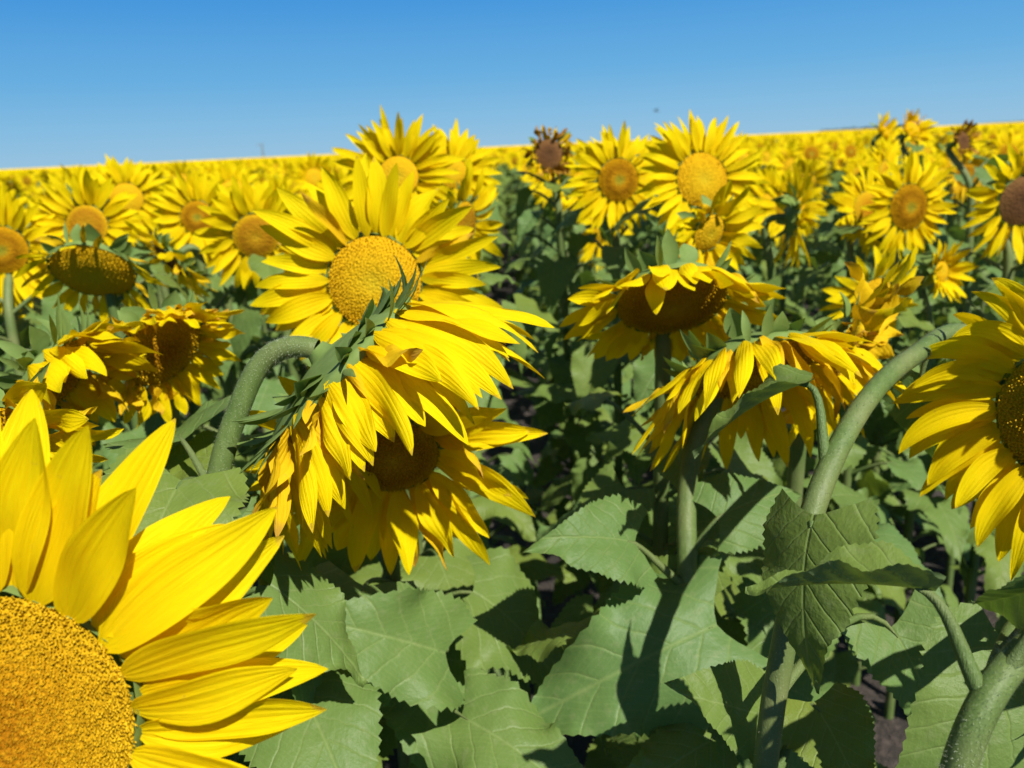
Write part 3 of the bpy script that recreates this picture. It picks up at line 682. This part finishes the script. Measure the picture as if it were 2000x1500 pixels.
# the rest of the field: one mass
MATS = [M['stem'], M['leaf'], M['bract'], M['petal'], M['d_ring'], M['d_amber'], M['d_brown'], M['petal_dry'], M['d_gold'], M['d_old']]
mi_of = {m.name: i for i, m in enumerate(MATS)}
def merged(W, withfol=True):
    vs, fs, us, ms, n0 = [], [], [], [], 0
    hm = head_matrix(V3(0, 0, 1.36), W['n']); T = W['T']
    for bf, mt, mi in ((W['sb'], None, 0), (W['fb'], None, 1), (T['rec'], hm, 2), (T['pet'], hm, mi_of[T['pmat'].name]), (T['disc'], hm, mi_of[T['dmat'].name])):
        if not withfol and mi in (0, 1): continue
        v, fl, uv, ml = bf.arrays()
        if mt is not None: v = v @ mt[:3, :3].T + mt[:3, 3]
        vs.append(v); us.append(uv); fs += [f + n0 for f in fl]; ms += [np.full(len(f), mi) for f in fl]; n0 += len(v)
    return np.concatenate(vs), np.concatenate(fs), np.concatenate(us), np.concatenate(ms)
def tile(items, W, withfol):
    v, f, uv, m = merged(W, withfol); n = len(items)
    if n == 0: return None
    it = np.array(items); c, s_ = np.cos(it[:, 3]), np.sin(it[:, 3]); sc_ = it[:, 2]
    X = (v[None, :, 0] * c[:, None] - v[None, :, 1] * s_[:, None]) * sc_[:, None] + it[:, 0][:, None]
    Y = (v[None, :, 0] * s_[:, None] + v[None, :, 1] * c[:, None]) * sc_[:, None] + it[:, 1][:, None]
    Z = v[None, :, 2] * sc_[:, None]
    Vv = np.stack([X, Y, Z], -1).reshape(-1, 3)
    F = (f[None] + (np.arange(n) * len(v))[:, None, None]).reshape(-1, 4)
    return Vv, F, np.tile(uv, (n, 1)), np.tile(m, n)
rest = cands[NB + NC:]
near = [[] for _ in VAR]; farr = [[] for _ in VAR]
for dist, x, y, q in rest:
    v, s, az = plant_params(x, y); (near if dist < 22 else farr)[v].append((x, y, s, R(az)))
# beyond the rows one can tell apart: heads thinning with distance, drawn a little larger
for _ in range(5200):
    y = 46 * (170 / 46) ** U(0, 1); x = U(-.68, .68) * y - .03 * y
    v, s, az = plant_params(x, y); farr[v].append((x, y, s * 1.02, R(az)))
Vs, Fs, Us, Ms, n0 = [], [], [], [], 0
for lst, wf in ((near, True), (farr, False)):
    for W, items in zip(VAR, lst):
        r = tile(items, W, wf)
        if r is None: continue
        Vs.append(r[0]); Fs.append(r[1] + n0); Us.append(r[2]); Ms.append(r[3]); n0 += len(r[0])
# canopy beyond 24 m, uneven, up to the horizon
nu_, nv_ = 170, 220
yy = 24 * (3200 / 24) ** np.linspace(0, 1, nu_ + 1); xx = np.linspace(-.85, .85, nv_ + 1)
Yg = np.repeat(yy[:, None], nv_ + 1, 1); Xg = Yg * xx[None]; Zg = 1.27 + .10 * rng.random(Yg.shape)
Zg = Zg + np.clip((Yg - 40) / 120, 0, 1) * .09
Vs.append(np.stack([Xg, Yg, Zg], -1).reshape(-1, 3)); Fs.append(gridf(nu_, nv_)[:, ::-1] + n0); Us.append(np.zeros((Xg.size, 2))); Ms.append(np.full(nu_ * nv_, len(MATS))); n0 += Xg.size
me = raw_mesh('sunflower_field', np.concatenate(Vs), [np.concatenate(Fs)], np.concatenate(Us), [np.concatenate(Ms)], MATS + [M['canopy']])
fo = link('sunflower_field', me)
tag(fo, 'dense yellow mass of far sunflowers running to the horizon', 'sunflower field', None, 'stuff')
print('field tris ~', len(me.polygons) * 2)

# ------------------------------------------------------------------ ground
b = Buf(); xs = np.concatenate([-np.geomspace(4000, 6.2, 24), np.linspace(-6, 6, 130), np.geomspace(6.2, 4000, 24)])
ys = np.concatenate([[-30, -8, -3], np.linspace(-2, 9, 120), np.geomspace(9.2, 6000, 30)])
X, Y = np.meshgrid(xs, ys, indexing='ij')
Z = .02 * np.cos((X - ROW0) / ROWD * 2 * np.pi) * (np.abs(X) < 6) + (rng.random(X.shape) - .5) * .03 * (np.abs(X) < 6) * (Y < 9)
b.add(np.stack([X, Y, Z], -1).reshape(-1, 3), gridf(len(xs) - 1, len(ys) - 1)[:, ::-1])
g_ = link('ground', b.mesh('ground', [M['soil']])); g_['kind'] = 'structure'

# ------------------------------------------------------------------ mast, bird, tree line, far rise
M['steel'] = flat('galvanised_steel', (.16, .20, .26)); M['bird'] = flat('dark_feathers', (.02, .02, .025)); M['wood'] = flat('distant_trees', (.05, .075, .06)); M['rise'] = flat('far_rise', (.10, .13, .10))
p0 = at(514, 303, 1100.); p0[2] = 0
mast = bpy.data.objects.new('power_mast', None); COL.objects.link(mast); mast.location = p0
tag(mast, 'tiny grey lattice mast with a side arm on the far left skyline', 'mast')
b = Buf(); H = 19.0
legs = [(sx, sy) for sx in (-1, 1) for sy in (-1, 1)]
for sx, sy in legs: tube(b, [V3(sx * 1.3, sy * 1.3, 0), V3(sx * .45, sy * .45, H)], .22, 4)
for k in range(7):
    z0, z1 = H * k / 7, H * (k + 1) / 7; w0, w1 = 1.3 - .85 * k / 7, 1.3 - .85 * (k + 1) / 7
    for (a, c) in (((-1, -1), (1, -1)), ((1, -1), (1, 1)), ((1, 1), (-1, 1)), ((-1, 1), (-1, -1))):
        tube(b, [V3(a[0] * w0, a[1] * w0, z0), V3(c[0] * w1, c[1] * w1, z1)], .12, 4)
        tube(b, [V3(c[0] * w0, c[1] * w0, z0), V3(a[0] * w1, a[1] * w1, z1)], .12, 4)
link('lattice_tower', b.mesh('lattice_tower', [M['steel']], False), mast)
b = Buf(); tube(b, [V3(-7.5, 0, H - 1), V3(3, 0, H - .4)], .35, 4); tube(b, [V3(-7.5, 0, H - 1), V3(0, 0, H - 3)], .2, 4); tube(b, [V3(-7.3, 0, H - 1), V3(-7.3, 0, H - 2.6)], .15, 4)
link('cross_arm', b.mesh('cross_arm', [M['steel']], False), mast)
# bird: one continuous body with wings half raised
P = at(1281, 217, 40.)
b = Buf()
tube(b, [V3(-.15, 0, 0), V3(-.10, 0, .008), V3(-.04, 0, .012), V3(.03, 0, .012), V3(.08, 0, .018), V3(.105, 0, .024), V3(.125, 0, .022), V3(.145, 0, .018)], np.array([.004, .014, .03, .033, .022, .019, .012, .002]), 8)
for s_ in (-1, 1):
    v = [];
    for t, ch, zz in ((0, .09, .015), (.35, .085, .06), (.7, .055, .075), (1, .01, .06)):
        for c_ in (.5, 0, -.5): v.append(V3(c_ * ch - .03 * t + .01, s_ * (.02 + t * .18), zz + (.004 if c_ == 0 else 0)))
    b.add(np.array(v), gridf(3, 2))
b.add(np.array([V3(-.13, -.012, .004), V3(-.13, .012, .004), V3(-.21, .035, .002), V3(-.21, -.035, .002)]), np.array([[0, 1, 2, 3]]))
bo = link('bird', b.mesh('bird', [M['bird']])); bo.location = P; bo.rotation_euler = (R(20), R(-10), R(200))
tag(bo, 'tiny dark bird flying in the sky above the upright sunflowers', 'bird')
# tree line far off at right
b = Buf(); random.seed(5)
for i in range(900):
    px = U(1600, 1760); c = at(px, 256, 2400.); c[2] = U(0, 9) * (.5 + .5 * math.sin((px - 1600) / 160 * math.pi)) * U(.5, 1) + .5; c += V3(0, U(-15, 15), 0)
    r = U(.8, 2.2); v = rng.normal(size=(4, 3)) * r
    b.add(c + v, np.array([[0, 1, 2, 3]]))
t_ = link('treeline', b.mesh('treeline', [M['wood']], False)); tag(t_, 'thin dark line of trees on the horizon at right', 'tree line', None, 'stuff')
# low rise
b = Buf(); n = 60; v = []
for i in range(n + 1):
    px = 1850 + i * 8; c = at(px, 245, 2900.); h = 1.5 + 9 * min(1, i / 30) ** 1.2 + .5 * math.sin(i * .7)
    for dy, hh in ((-160, 0), (0, h), (260, h * .8), (600, 0)): v.append(V3(c[0] * (1 + dy / 2900), c[1] + dy, hh))
b.add(np.array(v), gridf(n, 3)); hl = link('hill', b.mesh('hill', [M['rise']])); hl['kind'] = 'structure'


# ------------------------------------------------------------------ light
sun = bpy.data.lights.new('sun', 'SUN'); sun.energy = 4.6; sun.angle = R(.55); sun.color = (1, .965, .90)
so = bpy.data.objects.new('sun', sun); COL.objects.link(so)
so.rotation_euler = Vector(-SUNV).to_track_quat('-Z', 'Y').to_euler()
w = bpy.data.worlds.new('World'); sc.world = w; w.use_nodes = True
nt = w.node_tree; nt.nodes.clear(); g = G(nt)
EXPO = .6
sky = g.n('ShaderNodeTexSky', sky_type='NISHITA'); sky.sun_disc = False
sky.sun_elevation = math.asin(SUNV[2]); sky.sun_rotation = math.atan2(SUNV[0], SUNV[1])
sky.altitude = 300; sky.air_density = 1.0; sky.dust_density = .0; sky.ozone_density = 3.0
def lin(r, g_, b_, k=1.): return tuple(((c / 255 + .055) / 1.055) ** 2.4 * k for c in (r, g_, b_))
tcw = g.n('ShaderNodeTexCoord'); sz = g.n('ShaderNodeSeparateXYZ'); g.l(tcw.outputs['Generated'], sz.inputs[0])
q_ = .46
# clear dry air: pale blue at the horizon deepening within ten degrees
grad = g.ramp(sz.outputs[2], [(0, lin(152, 194, 222, q_)), (.03, lin(136, 189, 225, q_)), (.08, lin(106, 175, 224, q_)), (.16, lin(72, 152, 220, q_)), (.35, lin(48, 98, 155, q_)), (1, lin(38, 70, 112, q_))])
gs = g.n('ShaderNodeVectorMath', operation='SCALE'); g.l(grad, gs.inputs[0]); gs.inputs['Scale'].default_value = 1 / (q_ * .09 * 2 ** EXPO)
mixs = g.mix(g.ramp(sz.outputs[2], [(.2, (0,) * 3), (.5, (.3,) * 3)]), gs.outputs[0], sky.outputs[0])
bg = g.n('ShaderNodeBackground'); bg.inputs[1].default_value = .09; g.l(mixs, bg.inputs[0])
wo = g.n('ShaderNodeOutputWorld'); g.l(bg.outputs[0], wo.inputs[0])
vs_ = sc.view_settings; sc.display_settings.display_device = 'sRGB'
vs_.view_transform = 'Standard'; vs_.look = 'None'; vs_.exposure = EXPO; vs_.gamma = 1; vs_.use_curve_mapping = False
sc.cycles.max_bounces = 7; sc.cycles.diffuse_bounces = 4; sc.cycles.transmission_bounces = 4; sc.cycles.caustics_reflective = False
